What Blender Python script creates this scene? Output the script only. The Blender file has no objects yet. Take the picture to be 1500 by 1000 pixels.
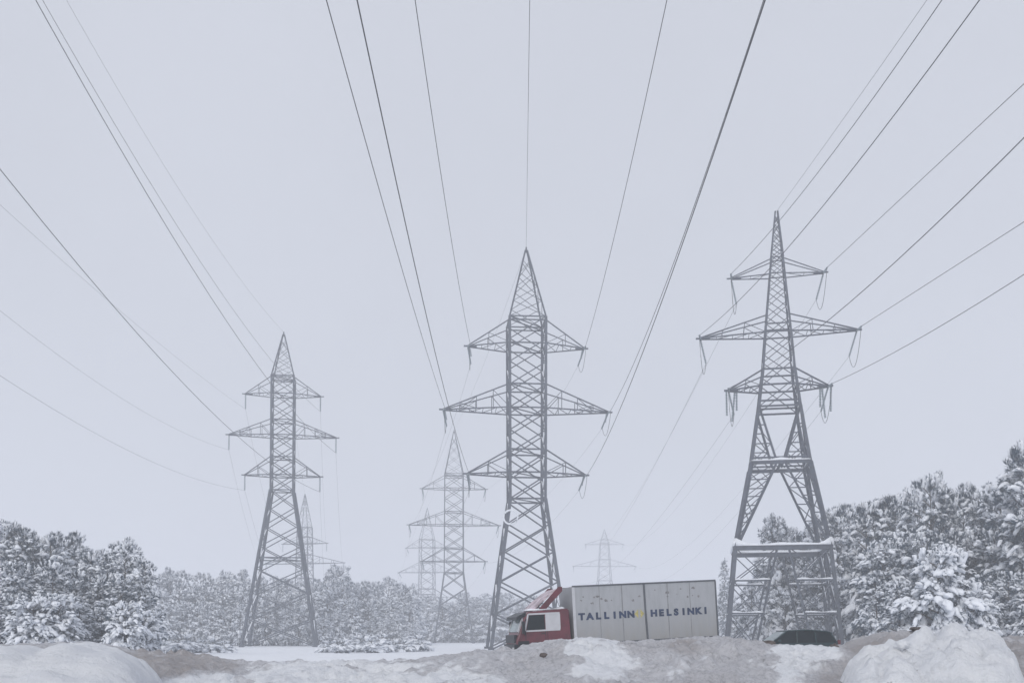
import bpy, math, random
import numpy as np
from mathutils import Vector, Matrix, noise

random.seed(7)
C = bpy.context.scene.collection
R = math.radians
# ------------------------------------------------------------------ camera
FX = 1458.0; PITCH = R(2.0); EYE = 1.5; HOR = 930.0
PY = HOR - FX*math.tan(PITCH)
cam = bpy.data.cameras.new('camera'); co = bpy.data.objects.new('camera', cam); C.objects.link(co)
cam.sensor_width = 36; cam.lens = FX*36/1500
cam.shift_y = (PY-500)/1500
cam.clip_end = 3000
co.location = (0, 0, EYE); co.rotation_euler = (R(90)+PITCH, 0, 0)
bpy.context.scene.camera = co

def P(u, v, Y):
    """point at depth Y seen at photo pixel (u, v)"""
    a = (u-750)/FX; b = (PY-v)/FX
    y = math.cos(PITCH)-b*math.sin(PITCH); z = math.sin(PITCH)+b*math.cos(PITCH)
    return Vector((a/y*Y, Y, EYE+z/y*Y))

def PX(u, v, X):
    a = (u-750)/FX; b = (PY-v)/FX
    y = math.cos(PITCH)-b*math.sin(PITCH)
    return P(u, v, X*y/a)

# ------------------------------------------------------------------ materials
def nodes(name):
    m = bpy.data.materials.new(name); m.use_nodes = True
    nt = m.node_tree; b = nt.nodes['Principled BSDF']
    return m, nt, b
def N(nt, t, **kw):
    n = nt.nodes.new(t)
    for k, v in kw.items():
        if k in n.inputs.keys(): n.inputs[k].default_value = v
        else: setattr(n, k, v)
    return n
def noise_fac(nt, scale, lo, hi, detail=4, rough=.6, vec=None):
    n = N(nt, 'ShaderNodeTexNoise', Scale=scale, Detail=detail, Roughness=rough)
    tc = N(nt, 'ShaderNodeTexCoord'); nt.links.new((vec or tc.outputs['Object']), n.inputs['Vector'])
    r = N(nt, 'ShaderNodeMapRange', interpolation_type='SMOOTHSTEP'); r.inputs['From Min'].default_value = lo; r.inputs['From Max'].default_value = hi
    nt.links.new(n.outputs['Fac'], r.inputs['Value'])
    return r.outputs['Result']
def mixc(nt, fac, a, b):
    m = N(nt, 'ShaderNodeMix', data_type='RGBA')
    for s, v in ((m.inputs[6], a), (m.inputs[7], b)):
        if isinstance(v, tuple): s.default_value = (*v, 1)
        else: nt.links.new(v, s)
    if isinstance(fac, (int, float)): m.inputs[0].default_value = fac
    else: nt.links.new(fac, m.inputs[0])
    return m.outputs[2]
def plain(name, col, rough=.6, metal=0, var=.12, scale=3.0, bump=0, coat=0):
    m, nt, b = nodes(name)
    f = noise_fac(nt, scale, .3, .7)
    nt.links.new(mixc(nt, f, tuple(c*(1-var) for c in col), tuple(min(1, c*(1+var)) for c in col)), b.inputs['Base Color'])
    b.inputs['Roughness'].default_value = rough; b.inputs['Metallic'].default_value = metal
    b.inputs['Coat Weight'].default_value = coat
    if bump:
        n = N(nt, 'ShaderNodeTexNoise', Scale=scale*4, Detail=5)
        bp = N(nt, 'ShaderNodeBump', Strength=bump, Distance=.05)
        nt.links.new(n.outputs['Fac'], bp.inputs['Height']); nt.links.new(bp.outputs['Normal'], b.inputs['Normal'])
    return m
SNOWC = (.83, .86, .91)
def up_fac(nt, lo, hi, nscale=2.0, amt=.5):
    g = N(nt, 'ShaderNodeNewGeometry'); s = N(nt, 'ShaderNodeSeparateXYZ'); nt.links.new(g.outputs['Normal'], s.inputs[0])
    tc = N(nt, 'ShaderNodeTexCoord'); n = N(nt, 'ShaderNodeTexNoise', Scale=nscale, Detail=3); nt.links.new(tc.outputs['Object'], n.inputs['Vector'])
    a = N(nt, 'ShaderNodeMath', operation='MULTIPLY_ADD'); nt.links.new(n.outputs['Fac'], a.inputs[0]); a.inputs[1].default_value = amt; nt.links.new(s.outputs['Z'], a.inputs[2])
    r = N(nt, 'ShaderNodeMapRange', interpolation_type='SMOOTHSTEP'); r.inputs['From Min'].default_value = lo; r.inputs['From Max'].default_value = hi
    nt.links.new(a.outputs[0], r.inputs['Value']); return r.outputs['Result']
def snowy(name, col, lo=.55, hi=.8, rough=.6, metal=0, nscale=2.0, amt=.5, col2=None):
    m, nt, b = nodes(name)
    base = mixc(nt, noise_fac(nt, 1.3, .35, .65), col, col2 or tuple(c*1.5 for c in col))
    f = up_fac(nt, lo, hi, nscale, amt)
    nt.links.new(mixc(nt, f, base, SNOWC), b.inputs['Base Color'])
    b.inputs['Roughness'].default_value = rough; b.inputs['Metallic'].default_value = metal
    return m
def snow_mat(name, dirty=None, bump=.6, attr=None, scale=1.0):
    m, nt, b = nodes(name)
    tc = N(nt, 'ShaderNodeTexCoord')
    n1 = noise_fac(nt, .9*scale, .35, .7)
    clean = mixc(nt, n1, (.84, .865, .91), (.90, .92, .95))
    col = clean
    if dirty:
        a = N(nt, 'ShaderNodeAttribute', attribute_name=attr)
        br = N(nt, 'ShaderNodeMapRange'); br.inputs['From Min'].default_value = -.25; br.inputs['From Max'].default_value = .3; nt.links.new(a.outputs['Fac'], br.inputs['Value'])
        d00 = mixc(nt, br.outputs[0], (.41, .385, .385), dirty)
        d0 = mixc(nt, noise_fac(nt, .7*scale, .35, .65), d00, mixc(nt, .35, d00, (.62, .62, .64)))
        d1 = mixc(nt, noise_fac(nt, 14*scale, .45, .66, 6, .75), d0, tuple(c*.66 for c in dirty))
        d2 = mixc(nt, noise_fac(nt, 5*scale, .52, .72, 8, .7), d1, (.62, .62, .65))
        n = N(nt, 'ShaderNodeTexNoise', Scale=3.5, Detail=8, Roughness=.7); nt.links.new(tc.outputs['Object'], n.inputs['Vector'])
        ad = N(nt, 'ShaderNodeMath', operation='MULTIPLY_ADD'); nt.links.new(n.outputs['Fac'], ad.inputs[0]); ad.inputs[1].default_value = 1.5; nt.links.new(a.outputs['Fac'], ad.inputs[2])
        r = N(nt, 'ShaderNodeMapRange', interpolation_type='SMOOTHSTEP'); r.inputs['From Min'].default_value = 1.12; r.inputs['From Max'].default_value = 1.42
        nt.links.new(ad.outputs[0], r.inputs['Value'])
        col = mixc(nt, r.outputs['Result'], d2, clean)
    else:
        sp = noise_fac(nt, 7, .70, .76, 3, .5)
        col = mixc(nt, sp, clean, (.5, .49, .5))
    nt.links.new(col, b.inputs['Base Color']); b.inputs['Roughness'].default_value = .85
    b.inputs['Specular IOR Level'].default_value = .2
    n2 = N(nt, 'ShaderNodeTexNoise', Scale=6*scale, Detail=9, Roughness=.7); nt.links.new(tc.outputs['Object'], n2.inputs['Vector'])
    bp = N(nt, 'ShaderNodeBump', Strength=bump, Distance=.12)
    nt.links.new(n2.outputs['Fac'], bp.inputs['Height']); nt.links.new(bp.outputs['Normal'], b.inputs['Normal'])
    return m

M = {}
M['steel'] = snowy('galvanised_steel', (.058, .068, .090), .80, 1.0, .7, .1, .8, .5)
M['insul'] = plain('insulator_glass', (.20, .25, .28), .3)
M['wire'] = plain('wire', (.05, .052, .06), .6)
M['snow'] = snow_mat('snow', bump=1.0)
M['field'] = snow_mat('field_snow', bump=.5, scale=.35)
M['bank'] = snow_mat('bank_snow', (.62, .625, .66), 1.0, 'clean')
M['needle'] = snowy('needles', (.012, .036, .066), 1.05, 1.50, .8, 0, 2.2, 1.0, (.032, .066, .108))
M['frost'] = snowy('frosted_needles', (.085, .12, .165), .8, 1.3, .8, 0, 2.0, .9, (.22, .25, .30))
M['load'] = plain('snow_load', (.84, .87, .92), .9, 0, .06, 2)
M['bark'] = snowy('bark', (.08, .07, .065), 1.0, 1.3, .9)
M['red'] = plain('red_paint', (.105, .012, .024), .45, 0, .25, 2, 0, .2)
M['redlight'] = plain('dusted_red_paint', (.50, .42, .46), .7, 0, .4, 3)
M['white'] = plain('white_paint', (.50, .51, .54), .5, 0, .06)
M['black'] = plain('dark_plastic', (.02, .024, .03), .4)
M['glass'] = plain('dark_glass', (.012, .018, .022), .12)
M['screen'] = plain('windscreen', (.20, .26, .27), .15, 0, .35, 1.4)
M['tyre'] = plain('tyre', (.02, .02, .02), .9)
M['rim'] = plain('rim', (.25, .25, .26), .5, .6)
M['navy'] = plain('navy_letter', (.018, .035, .085), .6, 0, .35, 3)
M['yellow'] = plain('yellow_letter', (.50, .44, .16), .6, 0, .3, 6)
M['dark'] = plain('dark_frame', (.09, .10, .115), .6, .2)
M['seam'] = plain('seam', (.22, .225, .235), .7)
M['teal'] = plain('teal_paint', (.012, .035, .042), .3, 0, .2, 2, 0, .5)
M['lamp_red'] = plain('tail_lamp', (.12, .02, .025), .3)
M['lamp'] = plain('head_lamp', (.5, .5, .5), .15)
for k_ in ('glass', 'black', 'teal'): M[k_].node_tree.nodes['Principled BSDF'].inputs['Specular IOR Level'].default_value = .18
def box_mat():
    m, nt, b = nodes('dirty_box_panel')
    tc = N(nt, 'ShaderNodeTexCoord'); sp = N(nt, 'ShaderNodeSeparateXYZ'); nt.links.new(tc.outputs['Object'], sp.inputs[0])
    # road grime washed up from below: a stain of its own
    g = N(nt, 'ShaderNodeMapRange'); g.inputs['From Min'].default_value = 2.7; g.inputs['From Max'].default_value = 1.1; nt.links.new(sp.outputs['Z'], g.inputs['Value'])
    n = N(nt, 'ShaderNodeTexNoise', Scale=1.2, Detail=6, Roughness=.7)
    mp = N(nt, 'ShaderNodeMapping'); mp.inputs['Scale'].default_value = (2.5, 1, .5); nt.links.new(tc.outputs['Object'], mp.inputs[0]); nt.links.new(mp.outputs[0], n.inputs['Vector'])
    mul = N(nt, 'ShaderNodeMath', operation='MULTIPLY'); nt.links.new(g.outputs[0], mul.inputs[0]); nt.links.new(n.outputs['Fac'], mul.inputs[1])
    c = mixc(nt, mul.outputs[0], (.36, .375, .40), (.22, .205, .175))
    nt.links.new(mixc(nt, noise_fac(nt, 2.2, .4, .75, 8, .7, mp.outputs[0]), c, (.30, .315, .335)), b.inputs['Base Color'])
    b.inputs['Roughness'].default_value = .55
    return m
M['box'] = box_mat()

# ------------------------------------------------------------------ mesh helpers
BS = 1.0   # size factor of the steel sections of the pylon being built
class MB:
    def __init__(s): s.v = []; s.f = []
    def add(s, vs, fs):
        o = len(s.v); s.v += [tuple(v) for v in vs]; s.f += [tuple(i+o for i in f) for f in fs]
    def box(s, x0, x1, y0, y1, z0, z1):
        vs = [(x, y, z) for z in (z0, z1) for y in (y0, y1) for x in (x0, x1)]
        s.add(vs, [(0,2,3,1),(4,5,7,6),(0,1,5,4),(2,6,7,3),(0,4,6,2),(1,3,7,5)])
    def bar(s, a, b, w, h=None, up=(0,0,1)):
        a = Vector(a); b = Vector(b); d = b-a
        if d.length < 1e-4: return
        d.normalize(); u = Vector(up)
        if abs(d.dot(u)) > .98: u = Vector((0,1,0))
        x = d.cross(u).normalized(); y = x.cross(d).normalized(); h = (h or w)*BS; w = w*BS
        vs = []
        for p in (a, b):
            for sx, sy in ((-1,-1),(1,-1),(1,1),(-1,1)): vs.append(p+x*sx*w/2+y*sy*h/2)
        s.add(vs, [(0,1,2,3),(7,6,5,4),(0,4,5,1),(1,5,6,2),(2,6,7,3),(3,7,4,0)])
    def tube(s, pts, r, n=6, rs=None):
        pts = [Vector(p) for p in pts]; vs = []; fs = []
        for i, p in enumerate(pts):
            d = (pts[min(i+1, len(pts)-1)]-pts[max(i-1, 0)]).normalized()
            u = Vector((0,0,1)) if abs(d.z) < .9 else Vector((1,0,0))
            x = d.cross(u).normalized(); y = x.cross(d)
            rr = rs[i] if rs else r
            for k in range(n):
                a = 2*math.pi*k/n; vs.append(p+x*math.cos(a)*rr+y*math.sin(a)*rr)
        for i in range(len(pts)-1):
            for k in range(n):
                k2 = (k+1) % n; fs.append((i*n+k, i*n+k2, (i+1)*n+k2, (i+1)*n+k))
        fs.append(tuple(range(n))[::-1]); fs.append(tuple((len(pts)-1)*n+k for k in range(n)))
        s.add(vs, fs)
    def prism(s, prof, y0, y1, y0b=None, y1b=None):
        """profile [(x,z)] extruded along y"""
        n = len(prof)
        vs = [(x, y0, z) for x, z in prof]+[(x, y1, z) for x, z in prof]
        fs = [tuple(range(n)), tuple(range(2*n-1, n-1, -1))]+[(i, i+n, (i+1) % n+n, (i+1) % n) for i in range(n)]
        s.add(vs, fs)
    def build(s, name, mat, parent=None, smooth=False, bevel=0):
        me = bpy.data.meshes.new(name); me.from_pydata(s.v, [], s.f); me.materials.append(mat)
        if smooth: me.polygons.foreach_set('use_smooth', [True]*len(me.polygons))
        me.update()
        o = bpy.data.objects.new(name, me); C.objects.link(o)
        if parent: o.parent = parent
        if bevel:
            b = o.modifiers.new('bevel', 'BEVEL'); b.width = bevel; b.segments = 2; b.limit_method = 'ANGLE'
        return o
def np_obj(name, V, F, mat, parent=None, smooth=False):
    """V (n,3), F list of (k,m) arrays of equal polygon size"""
    me = np_mesh(name, V, F, mat, smooth)
    o = bpy.data.objects.new(name, me); C.objects.link(o)
    if parent: o.parent = parent
    return o
def np_mesh(name, V, F, mat, smooth=False):
    me = bpy.data.meshes.new(name)
    me.vertices.add(len(V)); me.vertices.foreach_set('co', np.asarray(V, np.float32).ravel())
    tot = np.concatenate([np.full(len(f), f.shape[1], np.int32) for f in F]); idx = np.concatenate([f.ravel() for f in F]).astype(np.int32)
    me.loops.add(len(idx)); me.loops.foreach_set('vertex_index', idx)
    me.polygons.add(len(tot)); st = np.concatenate([[0], np.cumsum(tot)[:-1]]).astype(np.int32)
    me.polygons.foreach_set('loop_start', st)
    me.polygons.foreach_set('loop_total', tot)
    if smooth: me.polygons.foreach_set('use_smooth', np.ones(len(tot), bool))
    me.materials.append(mat); me.update(calc_edges=True); me.validate()
    return me
def empty(name, loc=(0,0,0), rz=0, label=None, cat=None, group=None):
    o = bpy.data.objects.new(name, None); C.objects.link(o); o.location = loc; o.rotation_euler = (0,0,rz)
    o.empty_display_size = .3
    tag(o, label, cat, group); return o
def tag(o, label=None, cat=None, group=None, kind=None):
    if label: o['label'] = label
    if cat: o['category'] = cat
    if group: o['group'] = group
    if kind: o['kind'] = kind
    return o

# ------------------------------------------------------------------ world, sun, haze
sc = bpy.context.scene
w = bpy.data.worlds.new('World'); sc.world = w; w.use_nodes = True
nt = w.node_tree; bg = nt.nodes['Background']
EL, AZ = R(27), R(196)
sky = N(nt, 'ShaderNodeTexSky', sky_type='NISHITA'); sky.sun_disc = False; sky.sun_elevation = EL; sky.sun_rotation = AZ
sky.dust_density = 3; sky.altitude = 50
mx = N(nt, 'ShaderNodeMix', data_type='RGBA'); mx.inputs[0].default_value = .93
nt.links.new(sky.outputs[0], mx.inputs[6]); mx.inputs[7].default_value = (6.05, 6.27, 6.95, 1)
tcw = N(nt, 'ShaderNodeTexCoord'); nw = N(nt, 'ShaderNodeTexNoise', Scale=2.2, Detail=5, Roughness=.55); nt.links.new(tcw.outputs['Generated'], nw.inputs['Vector'])
rw = N(nt, 'ShaderNodeMapRange'); rw.inputs['From Min'].default_value = .3; rw.inputs['From Max'].default_value = .7; rw.inputs['To Min'].default_value = .955; rw.inputs['To Max'].default_value = 1.045; nt.links.new(nw.outputs['Fac'], rw.inputs['Value'])
vm = N(nt, 'ShaderNodeVectorMath', operation='SCALE'); nt.links.new(mx.outputs[2], vm.inputs[0]); nt.links.new(rw.outputs[0], vm.inputs['Scale'])
nt.links.new(vm.outputs[0], bg.inputs['Color']); bg.inputs['Strength'].default_value = .1055
sd = bpy.data.lights.new('sun', 'SUN'); sd.energy = 1.5; sd.angle = R(25); sd.color = (1, .96, .9)
so = bpy.data.objects.new('sun', sd); C.objects.link(so)
dirv = Vector((math.sin(AZ)*math.cos(EL), math.cos(AZ)*math.cos(EL), math.sin(EL)))
so.rotation_euler = dirv.to_track_quat('Z', 'Y').to_euler(); so.location = (0, -20, 60)
sc.view_settings.view_transform = 'Standard'; sc.view_settings.look = 'None'; sc.view_settings.exposure = 0; sc.view_settings.gamma = 1
hz = MB(); hz.box(-900, 900, -120, 1500, -3.0, 100)
mh = bpy.data.materials.new('haze'); mh.use_nodes = True; hn = mh.node_tree
hn.nodes.remove(hn.nodes['Principled BSDF'])
pv = hn.nodes.new('ShaderNodeVolumePrincipled'); pv.inputs['Color'].default_value = (.93, .95, .99, 1)
pv.inputs['Density'].default_value = .0020
hn.links.new(pv.outputs[0], hn.nodes['Material Output'].inputs['Volume'])
tag(hz.build('haze', mh), kind='stuff')
try:
    sc.cycles.volume_bounces = 3; sc.cycles.max_bounces = 8
except Exception: pass

# ------------------------------------------------------------------ ground
def sstep(a, b, t):
    t = min(1, max(0, (t-a)/(b-a))); return t*t*(3-2*t)
def ground_z(y):
    return -.5*sstep(60, 125, y)
def road_z(x):
    return .23+.0524*(min(max(x, -3), 9.9)-9.9)
xs = sorted(set([-900,-600,-400,-250,-160]+[x*4 for x in range(-30, 31)]+[x*.9 for x in range(-24, 28)]+[160,250,400,600,900]))
ys = [-120,-60,-20,0]+[4+3*i for i in range(0, 9)]+[31+1.2*i for i in range(1, 26)]+[64+3*i for i in range(0, 30)]+[160+12*i for i in range(0, 12)]+[320,400,500,650,800,1000,1250,1480]
V = []; F = []
for y in ys:
    for x in xs:
        wgt = sstep(34, 42, y)*(1-sstep(54, 60, y))
        z = wgt*(road_z(x)-.06)+(1-wgt)*(ground_z(y)+.10*noise.noise((x*.05, y*.05, 0))+.05*noise.noise((x*.2, y*.2, 3)))
        V.append((x, y, z))
nx = len(xs)
for j in range(len(ys)-1):
    for i in range(nx-1): F.append((j*nx+i, j*nx+i+1, (j+1)*nx+i+1, (j+1)*nx+i))
g = MB(); g.v = V; g.f = F
tag(g.build('snow_field', M['field'], smooth=True), kind='structure')
mroad, nt_, b_ = nodes('packed_snow_road')
nt_.links.new(mixc(nt_, noise_fac(nt_, .8, .35, .65, 8, .7), (.34, .32, .32), (.60, .60, .62)), b_.inputs['Base Color']); b_.inputs['Roughness'].default_value = .8
g = MB(); rx = [-200, -60]+[x*1.0 for x in range(-12, 21)]+[40, 200]
for x in rx:
    for y in (42.5, 52.5): g.v.append((x, y, road_z(x)))
g.f = [(2*i, 2*i+2, 2*i+3, 2*i+1) for i in range(len(rx)-1)]
tag(g.build('road', mroad), kind='structure')

def fbm(x, y, z, sc_, octv, gain=.5):
    a = 1; s = 0; f = sc_
    for _ in range(octv):
        s += a*noise.noise((x*f, y*f, z)); a *= gain; f *= 2.03
    return s
def chunk(x, y, f, amp):
    """broken lumps of ploughed snow"""
    p = Vector((x*f+.5*noise.noise((x*f, y*f, 7)), y*f*.8, 1.7))
    d = noise.voronoi(p)[0]
    return amp*(max(0, min(1, (d[1]-d[0])*2.2))-.5)*(.4+noise.noise((x*.6, y*.6, 20))*1.2)
# the ploughed snow bank: crest follows the photograph's skyline of the bank
CY = 22.0
crest_px = [(-250,945),(-60,945),(0,942),(60,941),(110,938),(150,940),(200,950),(250,950),(300,955),(345,966),(420,966),(520,965),(600,964),(650,957),(700,950),(745,947),(775,941),(800,937),(830,933),(870,932),(905,937),(940,937),(1000,932),(1050,930),(1085,932),(1112,938),(1130,941),(1180,943),(1225,943),(1240,940),(1265,928),(1290,924),(1330,921),(1400,930),(1470,930),(1500,929),(1600,930),(1750,935)]
cx = [P(u, v, CY).x for u, v in crest_px]; cz = [P(u, v, CY).z for u, v in crest_px]
ells = [(880,962,38,28,.62),(845,945,14,12,.3),(290,992,45,16,.9),(450,985,70,26,.45),(560,1000,60,24,.4),(1190,950,52,12,.8),(1165,985,30,34,.45),(1200,970,36,12,.3),(990,985,14,8,.4),(480,988,120,26,.30),(680,990,50,14,.4),(1010,945,26,10,-.4),(260,965,75,22,-.75),(1240,985,60,40,-.5),(1490,960,40,60,-.6),(1000,965,80,30,-.15),(1290,940,50,16,-.5)]
xs = np.concatenate([np.arange(-22, -12.5, .35), np.arange(-12.5, 12.5, .05), np.arange(12.5, 22, .35)]); ys = np.concatenate([np.arange(13, 18.5, .15), np.arange(18.5, 22.8, .07), np.arange(22.8, 30, .4)])
V = []; cl = []
for y in ys:
    for x in xs:
        yc = CY+.5*noise.noise((x*.25, 1.3, 0))
        zc = float(np.interp(x, cx, cz))
        d = y-yc
        if d < 0: s = 1-sstep(0, 8.5, -d)*1.02; s = s if d > -1.2 else s
        else: s = 1-sstep(.3, 6, d)*1.05
        n = .10*fbm(x, y, 5, .55, 3)+.10*fbm(x, y, 9, 1.9, 4, .66)+chunk(x, y, 2.2, .16)+chunk(x+7, y, 5.5, .08)-.07*max(0, 1-5*abs(noise.noise((x*.8, y*.8, 2))))
        edge = sstep(13, 15, y)*(1-sstep(28, 30, y))
        z = zc*s+n*min(1, .35+.65*min(1, abs(d)))-.25*(1-edge)
        V.append((x, y, z))
        u = 750+x/y*FX; v = HOR-(z-EYE)/y*FX; c = .30+.30*noise.noise((x*.45, y*.45, 4)); qn = fbm(x, y, 12, .9, 4, .65)
        for (eu, ev, a, b, k) in ells:
            q = ((u-eu)/a)**2+((v-ev)/b)**2
            q += 1.3*qn
            if q < 2.5 and y < 23.5: c += k*(1-sstep(.3, 2.0, q))
        cl.append(c if y < 23.2 else .9)
V = np.array(V); nx = len(xs); ny = len(ys)
# bring the crest of the bank to the measured height everywhere, keeping its lumps
U_ = 750+V[:, 0]/V[:, 1]*FX; vv_ = HOR-(V[:, 2]-EYE)/V[:, 1]*FX
bins = np.arange(-300, 1801, 12); sk = np.full(len(bins), 1200.)
np.minimum.at(sk, np.clip(((U_+300)/12).astype(int), 0, len(bins)-1), vv_)
want = np.interp(bins+6, [c[0] for c in crest_px], [c[1] for c in crest_px]); dif = np.where(sk < 1100, want-sk, 0)
ker = np.hanning(7); ker /= ker.sum(); dif = np.convolve(np.pad(dif, 3, mode='edge'), ker, 'valid')
V[:, 2] -= np.interp(U_, bins+6, dif)*V[:, 1]/FX*np.clip(V[:, 2]/.9, 0, 1)
J, I = np.meshgrid(np.arange(ny-1), np.arange(nx-1), indexing='ij'); q = (J*nx+I).ravel()
bank = np_obj('snow_bank', V, [np.stack([q, q+1, q+nx+1, q+nx], 1)], M['bank'], smooth=True)
at = bank.data.attributes.new('clean', 'FLOAT', 'POINT'); at.data.foreach_set('value', np.array(cl, np.float32))
tag(bank, kind='structure')

def mound(name, prof, Y, depth, lump, label, mat, step=.07, seed=1):
    """heap of snow whose skyline is prof [(u,v)] at depth Y"""
    px_ = [P(u, v, Y).x for u, v in prof]; pz = [P(u, v, Y).z for u, v in prof]
    xs = np.arange(min(px_[0]*.7, px_[0]*1.2), max(px_[-1]*.7, px_[-1]*1.2), step); ys = np.arange(Y-depth, Y+depth*.7, step*1.3); V = []
    for y in ys:
        for x in xs:
            d = (y-Y)/(depth if y < Y else depth*.7); xe = x*(1+(Y/y-1)*.75); zc = float(np.interp(xe, px_, pz))
            s = 1-abs(d)**(1.7 if lump > .1 else 2.8)
            e = max(0, min(1, (xe-px_[0])/.3, (px_[-1]-xe)/.3))
            n = lump*(fbm(x, y, seed, .9, 2)+.6*fbm(x, y, seed+4, 2.6, 4, .6)) - lump*.8*max(0, 1-4*abs(noise.noise((x*1.3, y*1.3, seed+9))))
            V.append((x, y, zc*s*max(0, e)-.06+n*max(0, min(1, e))*(.5+.5*min(1, abs(d)*3))+e*(chunk(x, y, 1.8, lump*1.2)+chunk(x, y+3, 4.5, lump*.5) if lump > .1 else chunk(x, y, 1.1, .05)+chunk(x, y, 3.3, .025))))
    nx, ny = len(xs), len(ys)
    J, I = np.meshgrid(np.arange(ny-1), np.arange(nx-1), indexing='ij'); q = (J*nx+I).ravel()
    o = np_obj(name, np.array(V), [np.stack([q, q+1, q+nx+1, q+nx], 1)], mat, smooth=True)
    return tag(o, label, 'snow pile')
mound('snow_pile', [(-260,1020),(-200,960),(-60,945),(0,940),(40,942),(55,947),(72,943),(100,938),(120,937),(150,944),(180,950),(205,962),(225,985),(245,1030),(262,1090)], 17.5, 5, .085, 'smooth rounded white snow pile at the left front corner of the photo', M['snow'], seed=3)
mound('snow_pile', [(1195,1120),(1222,1010),(1245,960),(1262,940),(1290,938),(1300,931),(1318,930),(1345,926),(1352,919),(1372,920),(1380,913),(1400,915),(1420,913),(1438,913),(1450,921),(1466,927),(1475,945),(1490,985),(1505,1060),(1512,1120)], 18.0, 4.5, .17, 'tall lumpy white snow pile in front of the right hand pylon and pines', M['snow'], step=.05, seed=8)
# frozen clods on the crest
def clod(u, v, Y, s, mat, label):
    rs = np.random.RandomState(int(u))
    base = bpy.data.meshes.new('t')
    import bmesh
    bm = bmesh.new(); bmesh.ops.create_icosphere(bm, subdivisions=3, radius=1)
    for vv in bm.verts:
        k = 1+.35*noise.noise(vv.co*1.7+Vector((u, 0, 0)))+.15*noise.noise(vv.co*5)
        vv.co = Vector((vv.co.x*s[0]*k, vv.co.y*s[1]*k, vv.co.z*s[2]*k))
    bm.to_mesh(base); bm.free(); base.materials.append(mat); base.name = 'snow_clod'
    o = bpy.data.objects.new('snow_clod', base); C.objects.link(o); p = P(u, v, Y); o.location = p
    tag(o, label, 'snow clod', 'frozen clods lying on the snow bank')
mud = plain('frozen_mud', (.14, .12, .115), .9, 0, .4, 8, .6)
clod(1125, 945, 21.4, (.20,.15,.10), mud, 'brown frozen clod on the bank crest just left of the dark car')
clod(1143, 950, 21.4, (.16,.12,.05), mud, 'thin brown frozen clod on the slope below the dark car')
clod(1222, 948, 21.4, (.09,.1,.09), mud, 'small dark clod on the bank below the rear of the dark car')
clod(1345, 921, 21.6, (.16,.2,.05), mud, 'long brown clod on the crest left of the tall white pile')
clod(796, 959, 19.9, (.07,.06,.05), mud, 'small dark clod half buried below the truck cab')
clod(1322, 944, 16.6, (.13,.12,.09), M['snow'], 'rounded white snow clod on the left flank of the tall white pile')

# ------------------------------------------------------------------ pylons
def insulator(mb, a, b, r=.13):
    r *= BS*.72
    a = Vector(a); b = Vector(b); n = max(6, int((b-a).length/.19)); pts = []; rs = []
    for i in range(n+1):
        for dt, rr in ((.15, .35), (.45, 1.0), (.7, 1.0), (.85, .35)):
            t = (i+dt)/(n+1); pts.append(a.lerp(b, t)); rs.append(r*rr)
    mb.tube(pts, r, 6, rs)

def hw_at(prof, z):
    for (z0, h0), (z1, h1) in zip(prof, prof[1:]):
        if z0 <= z <= z1: return h0+(h1-h0)*(z-z0)/(z1-z0)
    return prof[-1][1]

def corner(prof, z, k):
    h = hw_at(prof, z); sx, sy = ((-1,-1),(1,-1),(1,1),(-1,1))[k % 4]
    return Vector((sx*h, sy*h, z))

TIPS = {}
def arm_part(root, prof, side, z, L, zr, mat, w, web, yoff=.0, tipup=.0):
    h = hw_at(prof, z); hr = hw_at(prof, zr); a = MB(); tip = Vector((side*L, 0, z+tipup))
    for sy in (-1, 1):
        b0 = Vector((side*h, sy*h, z)); t0 = Vector((side*hr, sy*hr, zr)); tt = tip+Vector((0, sy*.18*BS, 0))
        a.bar(b0, tt, w*1.1); a.bar(t0, tt+Vector((0,0,.08)), w)
        n = web
        for i in range(1, n+1):
            t = i/(n+1); pb = b0.lerp(tt, t); pt = t0.lerp(tt, t)
            a.bar(pb, pt, w*.65)
            pb2 = b0.lerp(tt, (i+1)/(n+1)) if i < n else tt
            a.bar(pt, b0.lerp(tt, (i-1)/(n+1)) if i % 2 else pb2, w*.55)
    # plan bracing between the two bottom chords
    n = web+2
    for i in range(n):
        p = Vector((side*h, -h, z)).lerp(tip+Vector((0,-.18,0)), i/n); q_ = Vector((side*h, h, z)).lerp(tip+Vector((0,.18,0)), (i+1)/n)
        a.bar(p, q_, w*.5); 
        p2 = Vector((side*h, h, z)).lerp(tip+Vector((0,.18,0)), i/n); a.bar(p, p2, w*.5)
    a.bar(tip+Vector((0,-.4*BS,0)), tip+Vector((0,.4*BS,0)), w*1.3); a.bar(tip+Vector((-side*.9*BS,0,0)), tip+Vector((side*.45*BS,0,.05)), w*1.4)
    return a.build('cross_arm', mat, root), tip

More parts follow.
